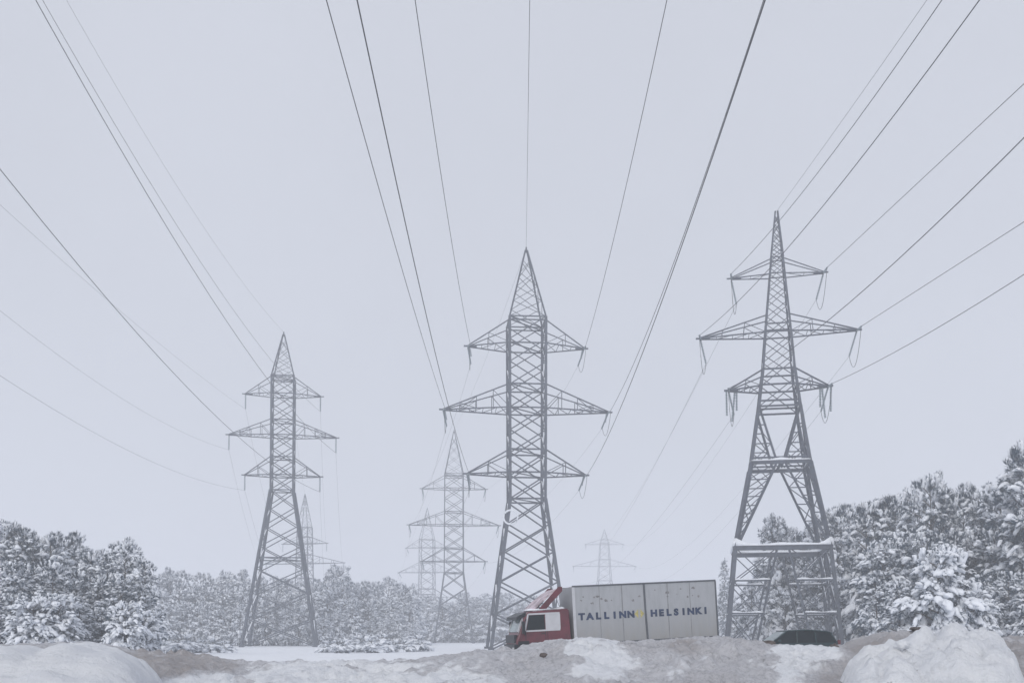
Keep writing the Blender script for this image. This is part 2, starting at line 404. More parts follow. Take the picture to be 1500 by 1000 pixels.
def std_tower(key, D, cxp, top, prof_px, arms_px, base_z=-.5, yaw=0, mat='steel', lw=.26, bw=.12, panels=6, insul='tension', label='', group=None):
    """prof_px [(v, half width px)] bottom to shoulder; arms_px [(v, half length px, v root, web)]"""
    global BS
    BS = K = D/FX/(({'A':103,'C':132,'D':195,'E':290,'F':390,'G':250})[key]/FX)
    s = D/FX
    zz = lambda v: P(cxp, v, D).z
    root = empty('lattice_pylon', (P(cxp, 700, D).x, D, base_z), yaw, label, 'pylon', group)
    prof = [(0, prof_px[0][1]*s)]+[(zz(v)-base_z, h*s) for v, h in prof_px[1:]]
    H = zz(top)-base_z; zs = prof[-1][0]
    full = prof+[(H, .12)]
    for k in range(4):
        m = MB()
        for (z0, h0), (z1, h1) in zip(prof, prof[1:]):
            sx, sy = ((-1,-1),(1,-1),(1,1),(-1,1))[k]
            wd = lw*(1.1 if z0 == 0 else .85)
            m.bar((sx*h0, sy*h0, z0), (sx*h1, sy*h1, z1), wd)
        # gusset plates where bracing meets
        m.box(((-1,1,1,-1)[k]*prof[0][1])-.4, ((-1,1,1,-1)[k]*prof[0][1])+.4, ((-1,-1,1,1)[k]*prof[0][1])-.4, ((-1,-1,1,1)[k]*prof[0][1])+.4, -.3, .35)
        m.build('leg', M[mat], root)
    # body bracing: crossed diagonals, panel heights shrink with width
    b = MB()
    zw = prof[1][0]
    lv = [0]; z = 0; first = True
    # lower flared body
    hs = [1.0*.93**i for i in range(panels)]; tot = sum(hs)
    for h in hs: z += h/tot*zw; lv.append(z)
    step = 2*prof[1][1]*.62; n = max(4, round((zs-zw)/step))
    for i in range(1, n+1): lv.append(zw+(zs-zw)*i/n)
    for i, (z0, z1) in enumerate(zip(lv, lv[1:])):
        w0 = bw*(1.1-.62*z0/H)
        for k in range(4):
            a0, a1 = corner(prof, z0, k), corner(prof, z1, k); c0, c1 = corner(prof, z0, k+1), corner(prof, z1, k+1)
            b.bar(a0, c1, w0); b.bar(c0, a1, w0)
    b.build('bracing', M[mat], root)
    # horizontal belts
    belts = [zw, zs]+[zz(a[0])-base_z for a in arms_px]+[zz(a[2])-base_z for a in arms_px]
    if panels > 6: belts.append(lv[3]*.5+lv[4]*.5)
    for zb in belts:
        b = MB()
        for k in range(4): b.bar(corner(prof, zb, k), corner(prof, zb, k+1), bw*(1.3-.6*zb/H))
        b.bar(corner(prof, zb, 0), corner(prof, zb, 2), bw*.7)
        b.build('belt', M[mat], root)
    # peak
    b = MB(); pk = [(zs, prof[-1][1]), (H, .13)]
    np_ = 5; lv = [zs+(H-zs)*(1-(1-i/np_)**1.15) for i in range(np_+1)]
    for k in range(4): b.bar(corner(pk, zs, k), corner(pk, H, k), lw*.42)
    for z0, z1 in zip(lv, lv[1:-1]):
        for k in range(4): b.bar(corner(pk, z0, k), corner(pk, z1, k+1), bw*.36); b.bar(corner(pk, z0, k+1), corner(pk, z1, k), bw*.36)
    b.bar((0,0,H-.3), (0,0,H+.5), .15)
    b.build('peak', M[mat], root)
    rot = Matrix.Rotation(yaw, 4, 'Z'); base = Vector(root.location)
    TIPS[key+'P'] = base+Vector((0,0,H+.4))
    for ai, (v, L, vr, web) in enumerate(arms_px):
        for side in (-1, 1):
            arm, tip = arm_part(root, prof, side, zz(v)-base_z, L*s, zz(vr)-base_z, M[mat], bw*(1.05-.5*(zz(v)-base_z)/H), web)
            il = MB(); jl = MB()
            if insul == 'tension':
                e1 = tip+Vector((-side*.15, -2.0, -.35))*1.0; e2 = tip+Vector((-side*.35, 2.0, -1.3))*1.0; e1 = tip+(e1-tip)*K; e2 = tip+(e2-tip)*K
                insulator(il, tip+Vector((0,-.3,-.1)), e1); insulator(il, tip+Vector((0,.3,-.1)), e2)
                insulator(il, tip+Vector((-side*.2,0,-.1)), tip+Vector((-side*.45,0,-1.5)), .15)
                pts = [e1.lerp(e2, t)+Vector((side*.1, 0, -6.0*K*t*(1-t))) for t in [i/10 for i in range(11)]]
                jl.tube(pts, .03, 4)
                il.build('insulator_string', M['insul'], arm); jl.build('jumper_loop', M['wire'], arm)
                nm = rot @ e1; fm = rot @ e2
            else:
                e1 = tip+Vector((0,0,-2.0*K)); insulator(il, tip+Vector((0,0,-.1)), e1, .16); il.build('insulator_string', M['insul'], arm)
                nm = fm = rot @ e1
            TIPS[f"{key}{ai}{'L' if side < 0 else 'R'}n"] = base+nm
            TIPS[f"{key}{ai}{'L' if side < 0 else 'R'}f"] = base+fm
    BS = 1.0
    return root, prof

G = 'high voltage lattice pylons on the snowy field'
# arms index 0 lower, 1 middle, 2 upper
t1, prof1 = std_tower('A', 144, 771, 367, [(951, 55), (733, 25.5), (471, 26.5)], [(695, 87, 662, 1), (602, 122, 568, 3), (509, 86, 476, 1)], yaw=R(4.5), lw=.30, bw=.145, panels=5,
    label='tall lattice pylon in the centre of the photo rising directly behind the truck cab', group=G)
std_tower('C', 176, 414, 490, [(946, 51), (719, 16), (553, 16)], [(697, 54, 671, 1), (639, 77, 617, 3), (579, 54, 555, 1)], yaw=R(9), lw=.28, bw=.13, panels=7, insul='hang',
    label='lattice pylon at left rising above the low snowy trees with hanging insulators', group=G)
std_tower('D', 262, 665, 632, [(942, 28), (839, 14), (695, 13.5)], [(822, 46.5, 803, 1), (769, 66, 750, 3), (716, 47, 698, 1)], yaw=R(4), mat='steel', lw=.24, bw=.13, panels=4,
    label='pale mid distance lattice pylon standing just left of the central pylon', group=G)
std_tower('E', 410, 626, 745, [(938, 20), (870, 10.5), (790, 10)], [(874, 30, 862, 1), (838, 42, 824, 2), (802, 31, 790, 1)], yaw=R(-5), mat='steel', lw=.22, bw=.12, panels=3,
    label='very faint far lattice pylon partly hidden behind the left side of the mid distance pylon', group=G)
std_tower('F', 540, 885, 776, [(936, 22), (850, 9.5), (795, 6)], [(829, 46, 819, 2), (797, 28, 790, 1), ], yaw=R(2), mat='steel', lw=.22, bw=.12, panels=4,
    label='faintest distant lattice pylon seen above the roof of the truck box', group=G)
std_tower('G', 330, 447, 725, [(939, 14), (868, 10), (772, 8)], [(856, 34, 846, 1), (825, 62, 812, 2), (796, 35, 786, 1)], yaw=R(-14), mat='steel', lw=.26, bw=.13, panels=3, insul='hang',
    label='slim distant pylon seen through and right of the left hand pylon', group=G)
# snowy hoop hanging on the central pylon
h = MB(); n = 20; rr = 1.0
h.tube([(rr*math.cos(2*math.pi*i/n), 0, rr*math.sin(2*math.pi*i/n)) for i in range(n+1)], .14, 6)
o = h.build('hanging_hoop', M['load'], smooth=True); o.location = P(748, 757, 140.2); tag(o, 'round snow-covered hoop hung on the left leg of the central pylon', 'hoop')

# right hand pylon (different type: tapering body, open K-braced legs, snowy platform)
Q2 = 1.25; D2 = 93.8*Q2; s2 = D2/FX; BS = Q2
root = empty('lattice_pylon', (P(1141, 700, D2).x, D2, 0), R(-11), 'largest right hand pylon with open cross braced legs and a snow-covered lower beam', 'pylon', G)
def z2(v): return P(1141, v, D2).z
prof = [(-.5, 5.25), (z2(807), 4.35), (z2(683), 2.75), (z2(600), 1.95), (z2(545), 1.5), (z2(488), 1.2), (z2(379), .56)]
prof = [(z_, h_*Q2*.955) for z_, h_ in prof]
zt = z2(310)
for k in range(4):
    m = MB()
    for i, ((za, ha), (zb, hb)) in enumerate(zip(prof, prof[1:])):
        sx, sy = ((-1,-1),(1,-1),(1,1),(-1,1))[k]; m.bar((sx*ha, sy*ha, za), (sx*hb, sy*hb, zb), (.31,.31,.28,.25,.20,.16)[i])
    sx, sy = ((-1,-1),(1,-1),(1,1),(-1,1))[k]
    m.box(sx*6.56-.5, sx*6.56+.5, sy*6.56-.5, sy*6.56+.5, -.9, -.1)
    m.build('leg', M['steel'], root)
pk = [(z2(379), .56*Q2), (zt, .14)]
m = MB()
for k in range(4): m.bar(corner(pk, pk[0][0], k), corner(pk, zt, k), .14)
for i in range(5):
    za = pk[0][0]+(zt-pk[0][0])*i/5.5; zb = pk[0][0]+(zt-pk[0][0])*(i+1)/5.5
    for k in range(4): m.bar(corner(pk, za, k), corner(pk, zb, k+1), .06); m.bar(corner(pk, za, k+1), corner(pk, zb, k), .06)
m.build('peak', M['steel'], root)
m = MB(); zl = [z2(600)]
while zl[-1] < z2(379)-.4: zl.append(zl[-1]+hw_at(prof, zl[-1])*1.35+.2)
zl[-1] = z2(379)
for za, zb in zip(zl, zl[1:]):
    for k in range(4): m.bar(corner(prof, za, k), corner(prof, zb, k+1), .13-.0018*za); m.bar(corner(prof, za, k+1), corner(prof, zb, k), .13-.0018*za)
m.build('bracing', M['steel'], root)
for v in (600, 592, 568, 545, 490, 478, 403, 379):
    m = MB()
    for k in range(4): m.bar(corner(prof, z2(v), k), corner(prof, z2(v), k+1), .05+.11*(v-300)/300)
    m.build('belt', M['steel'], root)
# K bracing waist -> belt centre -> platform, with lighter sub bracing
m = MB(); zw_, zb_, zp_ = z2(600), z2(683), z2(807)
def web(m, a0, a1, b0, b1, n, w):
    a0, a1, b0, b1 = map(Vector, (a0, a1, b0, b1))
    for i in range(n):
        t0, t1 = i/n, (i+1)/n
        m.bar(a0.lerp(a1, t0), b0.lerp(b1, t1), w); m.bar(b0.lerp(b1, t0), a0.lerp(a1, t1), w) if i % 2 == 0 else None
        if i: m.bar(a0.lerp(a1, t0), b0.lerp(b1, t0), w*1.2)
for k in range(4):
    mid = (corner(prof, zb_, k)+corner(prof, zb_, k+1))/2; dvec = (corner(prof, zb_, k+1)-corner(prof, zb_, k)).normalized()
    for (kk, sg) in ((k, -1), (k+1, 1)):
        c1 = corner(prof, zw_, kk); c2 = corner(prof, zb_, kk); c3 = corner(prof, zp_, kk)
        mm = mid+dvec*sg*.35*Q2
        m.bar(c1, mm, .17); m.bar(mm, c3, .17)
        web(m, c1, c2, c1, mm, 3, .08); web(m, mm, c3, c2, c3, 5, .08)
        # lower stage
        pm = (corner(prof, zp_, k)+corner(prof, zp_, k+1))/2+dvec*sg*.5*Q2
        f0 = corner(prof, -.5, kk); g0 = (corner(prof, -.5, k)+corner(prof, -.5, k+1))/2+dvec*sg*2.6*Q2
        m.bar(pm, g0, .16); 
        c3b = corner(prof, zp_, kk)
        for i in range(3):
            t0, t1 = i/3.2, (i+1)/3.2
            a, b_2, c_, d_ = pm.lerp(g0, t0), c3b.lerp(f0, t0), pm.lerp(g0, t1), c3b.lerp(f0, t1)
            m.bar(a, d_, .09); m.bar(b_2, c_, .09); m.bar(c_, d_, .13)
m.build('leg_bracing', M['steel'], root)
for zq, w_ in ((zb_, .3), (zp_, .4)):
    m = MB()
    for k in range(4):
        a, b_2 = corner(prof, zq, k), corner(prof, zq, k+1); m.bar(a, b_2, w_*.8, w_)
        if zq == zb_:
            m.bar(a+Vector((0,0,.56)), b_2+Vector((0,0,.56)), .15)
        else:
            dv = (b_2-a).normalized(); m.bar(a-dv*.35, a, .3, .36)
    if zq == zb_: m.bar((corner(prof, zb_, 0)+corner(prof, zb_, 1))/2, (corner(prof, zb_, 2)+corner(prof, zb_, 3))/2, .2)
    m.build('platform_beam', M['steel'], root)
# snow lying on the beams
m = MB()
def snow_ridge(m, a, b, w, hfun, n=24):
    w *= BS
    a = Vector(a); b = Vector(b); d = (b-a).normalized(); x = d.cross(Vector((0,0,1))); o = len(m.v)
    for i in range(n+1):
        p = a.lerp(b, i/n); hh = hfun(i/n)*BS
        for q_, (sx, sz) in enumerate(((-1,0),(-.9,.5),(-.4,.95),(.4,.95),(.9,.5),(1,0))): m.v.append(tuple(p+x*sx*w/2+Vector((0,0,sz*hh))))
    for i in range(n):
        for j in range(6): m.f.append((o+i*6+j, o+i*6+(j+1) % 6, o+(i+1)*6+(j+1) % 6, o+(i+1)*6+j))
    m.f.append(tuple(o+j for j in range(6))[::-1]); m.f.append(tuple(o+n*6+j for j in range(6)))
for k in range(4):
    a, b_2 = corner(prof, zp_, k)+Vector((0,0,.26)), corner(prof, zp_, k+1)+Vector((0,0,.26))
    snow_ridge(m, a, b_2, .62, lambda t, k=k: .20+.12*noise.noise((t*5, k, 0))+.55*max(0, 1-t*9)+.55*max(0, 1-(1-t)*9)+.10*math.exp(-((t-.5)/.1)**2))
    a, b_2 = corner(prof, zb_, k)+Vector((0,0,.2)), corner(prof, zb_, k+1)+Vector((0,0,.2))
    snow_ridge(m, a, b_2, .3, lambda t: .10+.2*math.exp(-((t-.5)/.12)**2))
    mid0 = (corner(prof, zp_, k)+corner(prof, zp_, k+1))/2; dvec = (corner(prof, zp_, k+1)-corner(prof, zp_, k)).normalized()
    for (kk, sg) in ((k, -1), (k+1, 1)):
        pm = mid0+dvec*sg*.5*Q2; g0 = (corner(prof, -.5, k)+corner(prof, -.5, k+1))/2+dvec*sg*2.6*Q2; f0 = corner(prof, -.5, kk); c3b = corner(prof, zp_, kk)
        for i in range(3):
            t1 = (i+1)/3.2; snow_ridge(m, pm.lerp(g0, t1)+Vector((0,0,.11)), c3b.lerp(f0, t1)+Vector((0,0,.11)), .2, lambda t: .10+.05*math.sin(t*9), 10)
m.build('snow_cap', M['load'], root, smooth=True)
rot = Matrix.Rotation(R(-11), 4, 'Z'); base = Vector(root.location)
TIPS['BP'] = base+Vector((0,0,zt))
for ai, (v, L, vr, webn) in enumerate([(569, 71, 545, 1), (490, 112, 465, 2), (404, 66, 381, 0)]):
    for side in (-1, 1):
        arm, tip = arm_part(root, prof, side, z2(v), L*s2, z2(vr), M['steel'], .12-.02*ai, webn)
        il = MB(); e1 = tip+Vector((side*.1,-2.0,-.25))*Q2; e2 = tip+Vector((-side*.5, 1.6, -2.0))*Q2
        insulator(il, tip+Vector((0,-.3,-.1)), e1); insulator(il, tip+Vector((0,.3,-.1)), e2, .15)
        if ai == 0:
            insulator(il, tip+Vector((side*.3,0,0)), tip+Vector((side*.25,0,-3.0)), .17); insulator(il, tip+Vector((-side*.7,.2,0)), tip+Vector((-side*.35,.2,-3.7)), .17)
            insulator(il, tip+Vector((-side*.9,.2,0)), tip+Vector((-side*.9,.2,-2.4)), .17)
        il.build('insulator_string', M['insul'], arm)
        jl = MB(); jl.tube([e1.lerp(e2, t)+Vector((0,0,-11.0*t*(1-t))) for t in [i/10 for i in range(11)]], .03, 4); jl.build('jumper_loop', M['wire'], arm)
        TIPS[f"B{ai}{'L' if side < 0 else 'R'}n"] = base+rot @ e1; TIPS[f"B{ai}{'L' if side < 0 else 'R'}f"] = base+rot @ e2

BS = 1.0
# ------------------------------------------------------------------ power lines
LEV = ['lowest', 'middle', 'top']
def wire(key, mids, label, r=.026, group='power lines running overhead from the pylons'):
    """mids: photo pixels the line passes, frame edge first; line runs parallel to Y over the camera"""
    T = TIPS[key]; dx = T.x
    pts3 = []
    for (u, v) in mids:
        p = PX(u, v, dx if abs(dx) > .6 else math.copysign(abs(dx)+1e-3, u-750)); pts3.append(p)
    ymax = T.y
    A = pts3[0]
    # parabola z(Y) through tip, frame point and best fit of mid points
    L = T.y-A.y; r *= 1.15
    lin = lambda Y: A.z+(T.z-A.z)*(Y-A.y)/L
    c = 0.0; wsum = 0
    for p in pts3[1:]:
        qd = (p.y-A.y)*(p.y-T.y)
        if abs(qd) > 50: c += (p.z-lin(p.y))*qd; wsum += qd*qd
    c = c/wsum if wsum else .0003
    c = min(max(c, 0.0), .0012)
    f = lambda Y: lin(Y)+c*(Y-A.y)*(Y-T.y)
    pts = []
    n = 40
    for i in range(n+1):
        Y = T.y+(-70-T.y)*i/n; pts.append((dx, Y, f(Y)))
    m = MB(); m.tube(pts, r, 5)
    return tag(m.build('power_line', M['wire']), label, 'cable', group)
wire('A1Ln', [(478,0),(552,280),(645,564)], 'cable to the left tip of the central pylon widest arm')
wire('A0Ln', [(523,0),(584,280),(657,595)], 'dark cable to the left tip of the central pylon lowest arm')
wire('A2Ln', [(608,0),(649,275)], 'cable to the left tip of the central pylon top arm')
wire('A2Rn', [(977,0),(899,350)], 'cable to the right tip of the central pylon top arm')
wire('A1Rn', [(1119,0),(996,360)], 'cable to the right tip of the central pylon widest arm')
wire('A0Rn', [(1121,0),(1003,360),(910,590)], 'dark cable to the right tip of the central pylon lowest arm')
wire('BP', [(1358,0),(1137,302)], 'thin earth cable to the peak of the right pylon', .016)
wire('B2Ln', [(1380,0),(1142,325)], 'cable to the left tip of the right pylon top arm')
wire('B1Ln', [(1435,0),(1145,375)], 'cable to the left tip of the right pylon widest arm')
wire('B2Rn', [(1500,123),(1228,375)], 'cable to the right tip of the right pylon top arm')
wire('B0Ln', [(1500,202),(1295,400),(1205,475)], 'dark cable to the left tip of the right pylon lowest arm')
wire('B1Rn', [(1500,325),(1320,430)], 'cable to the right tip of the right pylon widest arm')
wire('B0Rn', [(1500,402),(1330,505)], 'cable to the right tip of the right pylon lowest arm')
wire('CP', [(97,0),(200,185)], 'thin earth cable to the peak of the left pylon', .012)
wire('C2Rn', [(62,0),(215,280),(350,484)], 'thinner of the close cable pair at upper left, to the top arm', .018)
wire('C1Rn', [(52,0),(205,280),(391,557)], 'darker of the close cable pair at upper left, to the widest arm')
wire('C0Rn', [(0,248),(193,470),(325,622)], 'dark cable entering at the left edge, to the left pylon lowest right tip')
wire('C2Ln', [(0,300),(135,420)], 'faint cable to the left tip of the left pylon top arm', .011)
wire('C1Ln', [(0,455),(150,565)], 'faint cable to the left tip of the left pylon widest arm', .012)
wire('C0Ln', [(0,550),(150,640)], 'lowest cable at the left edge, to the left pylon lowest left tip', .014)
def span(p, q_, sag, label, r=.02):
    pts = [p.lerp(q_, i/30)+Vector((0,0,-4*sag*(i/30)*(1-i/30))) for i in range(31)]
    m = MB(); m.tube(pts, r, 4); return tag(m.build('power_line', M['wire']), label, 'cable', 'power lines between the pylons')
# earth cable to the central peak
T = TIPS['AP']; p = P(776, 0, 38); p.z = T.z-.6
s_ = (T.z-p.z)
m = MB(); yt = 38; dy = [(T.x+(P(776, 0, 40).x-T.x)*i/40*1.0) for i in range(41)]
pa = P(776, 0, 62)
m.tube([T+(pa-T)*(i/12)+Vector((0,0,0)) for i in range(0, 31)], .02, 4)
tag(m.build('power_line', M['wire']), 'thin earth cable dropping straight down to the peak of the central pylon', 'cable', 'power lines running overhead from the pylons')
NAMES = {'A': 'central', 'B': 'right', 'C': 'left', 'D': 'mid distance', 'E': 'very faint', 'F': 'faintest distant', 'G': 'slim distant'}
for a, b_2, sag in (('A', 'D', 3.0), ('D', 'E', 3.0), ('C', 'G', 4.0)):
    for i in range(3):
        for sd_ in 'LR':
            span(TIPS[f'{a}{i}{sd_}f'], TIPS[f'{b_2}{i}{sd_}n'], sag, f"cable from {NAMES[a]} to {NAMES[b_2]} pylon, {LEV[i]} arms, {'left' if sd_ == 'L' else 'right'} tips", .014)
    span(TIPS[a+'P'], TIPS[b_2+'P'], sag*.6, f'earth cable between the peaks of {NAMES[a]} and {NAMES[b_2]} pylons', .014)
for i in range(3):
    for sd_ in 'LR':
        j = min(i, 1) if i < 2 else 1
        tgt = TIPS[f"F{0 if i < 2 else 1}{sd_}n"] + (Vector((0,0,-7)) if i == 0 else Vector((0,0,0)))
        span(TIPS[f'B{i}{sd_}f'], tgt, 9, f"cable from right to faintest distant pylon, {LEV[i]} arms, {'left' if sd_ == 'L' else 'right'} tips", .018)

# ------------------------------------------------------------------ trees
def ico(sub):
    import bmesh
    bm = bmesh.new(); bmesh.ops.create_icosphere(bm, subdivisions=sub, radius=1)
    v = np.array([x.co[:] for x in bm.verts]); f = np.array([[y.index for y in x.verts] for x in bm.faces]); bm.free(); return v, f
IV, IF = ico(2)
def make_tree(kind, H, W, seed, nl, snow_amt, nmat, nblade=22):
    """returns (trunk mesh, crown mesh, snow mesh, H) for a tree of height H and crown radius W; the crown is built of boughs that droop under snow"""
    r = np.random.RandomState(seed)
    cl = []   # clump centre, direction, size, height fraction, upness
    limbs = MB()
    bend = r.uniform(-.035, .035, 2)
    for i in range(nl):
        t = .06+.90*((i+r.rand()*.8)/nl)**(.92)
        az = i*2.399+r.uniform(-.6, .6)
        if kind == 'pine': env = (.72+.5*t) if t < .5 else .97*(1-((t-.5)/.56)**1.5)+.10
        elif kind == 'spruce': env = (1-t)**.85+.06
        else: env = math.sqrt(max(.06, 1-((t-.42)/.62)**2))
        rad = W*env*r.uniform(.45, .95); h = t*H*.95
        rho = W*(.50-.24*t)*r.uniform(.7, 1.3); lob = r.uniform(.45, 1.35)
        rho = min(rho, W*env*.75+.2)
        dx, dy = math.cos(az), math.sin(az)
        c = np.array([bend[0]*h+dx*rad, bend[1]*h+dy*rad, h+(.25*rad if t > .7 else -.05*rad)])
        limbs.tube([(bend[0]*h, bend[1]*h, h-.35*rad), tuple(c*.55+np.array([bend[0]*h, bend[1]*h, h-.2*rad])*.45), tuple(c)], .05, 4, [.03+.014*rad, .03+.008*rad, .012])
        ncl = int(max(5, 15*rho*rho/(.8*.8))); ncl = min(ncl, 26)
        for k in range(ncl):
            q = r.normal(size=3); q /= np.linalg.norm(q)
            if q[2] < -.25 and r.rand() < .6: q[2] *= -1
            rr = rho*r.uniform(.55, 1.0)
            p = c+q*rr*np.array([1.05, 1.05, .72])
            out = np.array([dx, dy, 0])*.55+q*.55+np.array([0, 0, (-1.05*(1-t)+.10)])
            out += r.normal(size=3)*.18
            if t > .86: out = np.array([q[0]*.5, q[1]*.5, 1.0])
            sz = (.24+.20*r.rand())*(1.25-.5*t)
            cl.append((p, out/np.linalg.norm(out), sz, t, (q[2]-.18)*2.2 if r.rand() < lob else -.3))
    for k in range(5):    # leader tufts
        cl.append((np.array([bend[0]*H*.95+r.normal()*.05, bend[1]*H*.95+r.normal()*.05, H*(.88+.018*k)]), np.array([r.normal()*.2, r.normal()*.2, 1.]), .30-.02*k, 1.0, .0))
    UP = np.array([c[4] for c in cl])
    nC = len(cl); Pc = np.array([c[0] for c in cl]); Dc = np.array([c[1] for c in cl]); Dc /= np.linalg.norm(Dc, axis=1)[:, None]+1e-6
    S = np.array([c[2] for c in cl]); Tt = np.array([c[3] for c in cl])
    # foliage blades: narrow tapered quads fanning round the twig direction
    nBl = nblade
    dv = r.normal(size=(nC, nBl, 3)); dv /= np.linalg.norm(dv, axis=2)[:, :, None]
    dv = dv*.75+Dc[:, None, :]*.9; dv /= np.linalg.norm(dv, axis=2)[:, :, None]
    ln = S[:, None]*r.uniform(.7, 1.45, (nC, nBl))
    wv = np.cross(dv, r.normal(size=(nC, nBl, 3))); wv /= np.linalg.norm(wv, axis=2)[:, :, None]+1e-6
    wd = S[:, None]*r.uniform(.06, .13, (nC, nBl))
    o = Pc[:, None, :]+r.normal(size=(nC, nBl, 3))*S[:, None, None]*.22
    a = o-wv*wd[..., None]*.5; b = o+wv*wd[..., None]*.5; m1 = o+dv*ln[..., None]*.6
    c1 = m1+wv*wd[..., None]*.6; c0 = m1-wv*wd[..., None]*.6; tip = o+dv*ln[..., None]
    V = np.stack([a, b, c1, tip, c0], 2).reshape(-1, 3); n = nC*nBl
    q = np.arange(n)*5; F = [np.stack([q, q+1, q+2, q+3, q+4], 1)]
    crown = np_mesh('crown', V, F, M[nmat])
    # snow pads lying on the clumps
    if seed in (97, 98): UP = UP+.8; S = S*1.12
    keep = r.rand(nC) < snow_amt*(1.15-.6*Tt**2)*np.clip(.62+.75*UP, .10, 1.15); K = np.where(keep)[0]
    nb_ = len(K); sz = S[K]; d = Dc[K].copy()
    ex = d/(np.linalg.norm(d, axis=1)[:, None]+1e-6); ey = np.cross(np.array([0,0,1.]), ex)+1e-5; ey /= np.linalg.norm(ey, axis=1)[:, None]; ez = np.cross(ex, ey)
    g_ = np.where(r.rand(nb_) < .25, 1.25, .85); ax = sz*g_*r.uniform(.8, 1.5, nb_); ay = sz*g_*r.uniform(.45, .9, nb_); azz = sz*g_*r.uniform(.28, .55, nb_)
    B = IV[None, :, :]*(1+.15*r.normal(size=(nb_, len(IV), 1)))
    V = (Pc[K]+np.stack([0*sz, 0*sz, sz*.30], 1))[:, None, :]+B[..., 0:1]*(ex*ax[:, None])[:, None, :]+B[..., 1:2]*(ey*ay[:, None])[:, None, :]+B[..., 2:3]*(ez*azz[:, None])[:, None, :]
    V[..., 2] -= (B[..., 0]**2*.35*ax[:, None])
    F = [(IF[None]+np.arange(nb_)[:, None, None]*len(IV)).reshape(-1, 3)]
    snow = np_mesh('snow_load', V.reshape(-1, 3), F, M['load'], True)
    limbs.tube([(0,0,-.3), (bend[0]*H*.4, bend[1]*H*.4, H*.45), (bend[0]*H*.9, bend[1]*H*.9, H*.92)], .1, 8, [.013*H, .009*H, .012])
    tr = bpy.data.meshes.new('trunk'); tr.from_pydata(limbs.v, [], limbs.f); tr.materials.append(M['bark'])
    return tr, crown, snow, H
protos = {
 'pine': [make_tree('pine', 13, 2.7, 11+i, 42, .95, 'needle') for i in range(6)],
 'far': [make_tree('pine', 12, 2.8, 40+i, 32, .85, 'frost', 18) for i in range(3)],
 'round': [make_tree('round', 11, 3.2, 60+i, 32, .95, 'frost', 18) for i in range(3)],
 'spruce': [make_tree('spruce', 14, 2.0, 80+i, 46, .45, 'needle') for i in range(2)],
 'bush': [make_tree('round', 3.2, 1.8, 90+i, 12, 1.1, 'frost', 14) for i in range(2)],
 'heavy': [make_tree('round', 8, 2.9, 97+i, 34, 1.35, 'needle') for i in range(2)],
}
rt = random.Random(5)
def tree(kind, u, vtop, D, label, group, wmul=1.0, name='pine_tree', i=None, cat='tree'):
    pr = protos[kind]; t = pr[rt.randrange(len(pr)) if i is None else i]
    gz = ground_z(D)-.1; p = P(u, vtop, D); H = p.z-gz; s = H/t[3]
    e = empty(name, (p.x, D, gz), rt.uniform(0, 6.28), label, cat, group)
    for nm, me in zip(('trunk', 'crown', 'snow_load'), t[:3]):
        o = bpy.data.objects.new(nm, me); C.objects.link(o); o.parent = e
    wv = wmul*rt.uniform(.9, 1.12)
    wv *= max(.6, min(1.15, s**.7)) if kind != 'bush' else s*1.5
    e.scale = (wv, wv, s)
    return e
GL = 'snowy pines in the left wood'; GR = 'snowy pines in the right wood'; GM = 'frosted trees beyond the field'; GF = 'far hazy trees on the horizon'
SIDE = {}
# left wood
for u, v in ((-95,742),(-55,750),(-22,765),(10,757),(32,760),(52,778),(75,773),(92,795),(110,775)):
    tree('pine', u, v, 97+rt.uniform(-3, 5), 'tall snowy pine in the back row of the left wood skyline', GL, .95)
tree('pine', 134, 803, 92, 'shorter snowy pine between the peaks at the middle right of the left wood', GL, .9)
tree('pine', 158, 800, 90, 'snowy pine just left of the last pointed pine in the left wood', GL, .8)
tree('pine', 186, 784, 88, 'pointed snowy pine standing highest near the right edge of the left wood', GL, .85)
tree('pine', 213, 812, 86, 'rounded last pine forming the right edge of the left wood', GL, .75)
for u, v in ((-90,800),(-50,805),(-12,812),(22,815),(50,822),(80,815),(112,828),(145,838),(178,835),(205,850)):
    tree('pine', u, v, 82+rt.uniform(-3, 3), 'snow-laden pine in the middle row of the left wood', GL, .85)
for u, v in ((-70,850),(-20,855),(15,862),(48,872),(85,868),(118,878),(150,884),(182,880),(212,892)):
    tree('heavy' if rt.random() < .5 else 'pine', u, v, 70+rt.uniform(-3, 3), 'low snow-laden tree along the front edge of the left wood', GL, .8)
# middle woods
for k, (D, dv) in enumerate(((208, 0), (198, 22), (189, 48))):
    for u, v in ((228,838),(248,826),(270,828),(290,832),(312,836),(332,830),(352,828),(376,834),(398,840),(425,842),(452,846),(476,834),(494,826)):
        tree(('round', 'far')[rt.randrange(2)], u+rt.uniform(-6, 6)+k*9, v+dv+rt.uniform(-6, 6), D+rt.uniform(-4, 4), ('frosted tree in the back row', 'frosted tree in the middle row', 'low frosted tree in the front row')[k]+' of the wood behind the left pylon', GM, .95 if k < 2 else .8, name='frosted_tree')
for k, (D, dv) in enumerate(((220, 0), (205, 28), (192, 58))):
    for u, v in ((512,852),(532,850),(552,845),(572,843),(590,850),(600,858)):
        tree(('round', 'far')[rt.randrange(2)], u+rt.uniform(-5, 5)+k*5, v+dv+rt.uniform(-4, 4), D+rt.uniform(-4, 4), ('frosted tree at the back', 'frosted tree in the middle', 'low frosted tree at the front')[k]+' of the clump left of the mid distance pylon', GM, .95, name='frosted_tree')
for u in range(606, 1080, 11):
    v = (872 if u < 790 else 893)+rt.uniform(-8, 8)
    tree('far', u, v, (292 if u < 800 else 300)+rt.uniform(-20, 20), 'far tree fading into haze on the horizon between the woods', GF, 1.3, name='far_tree')
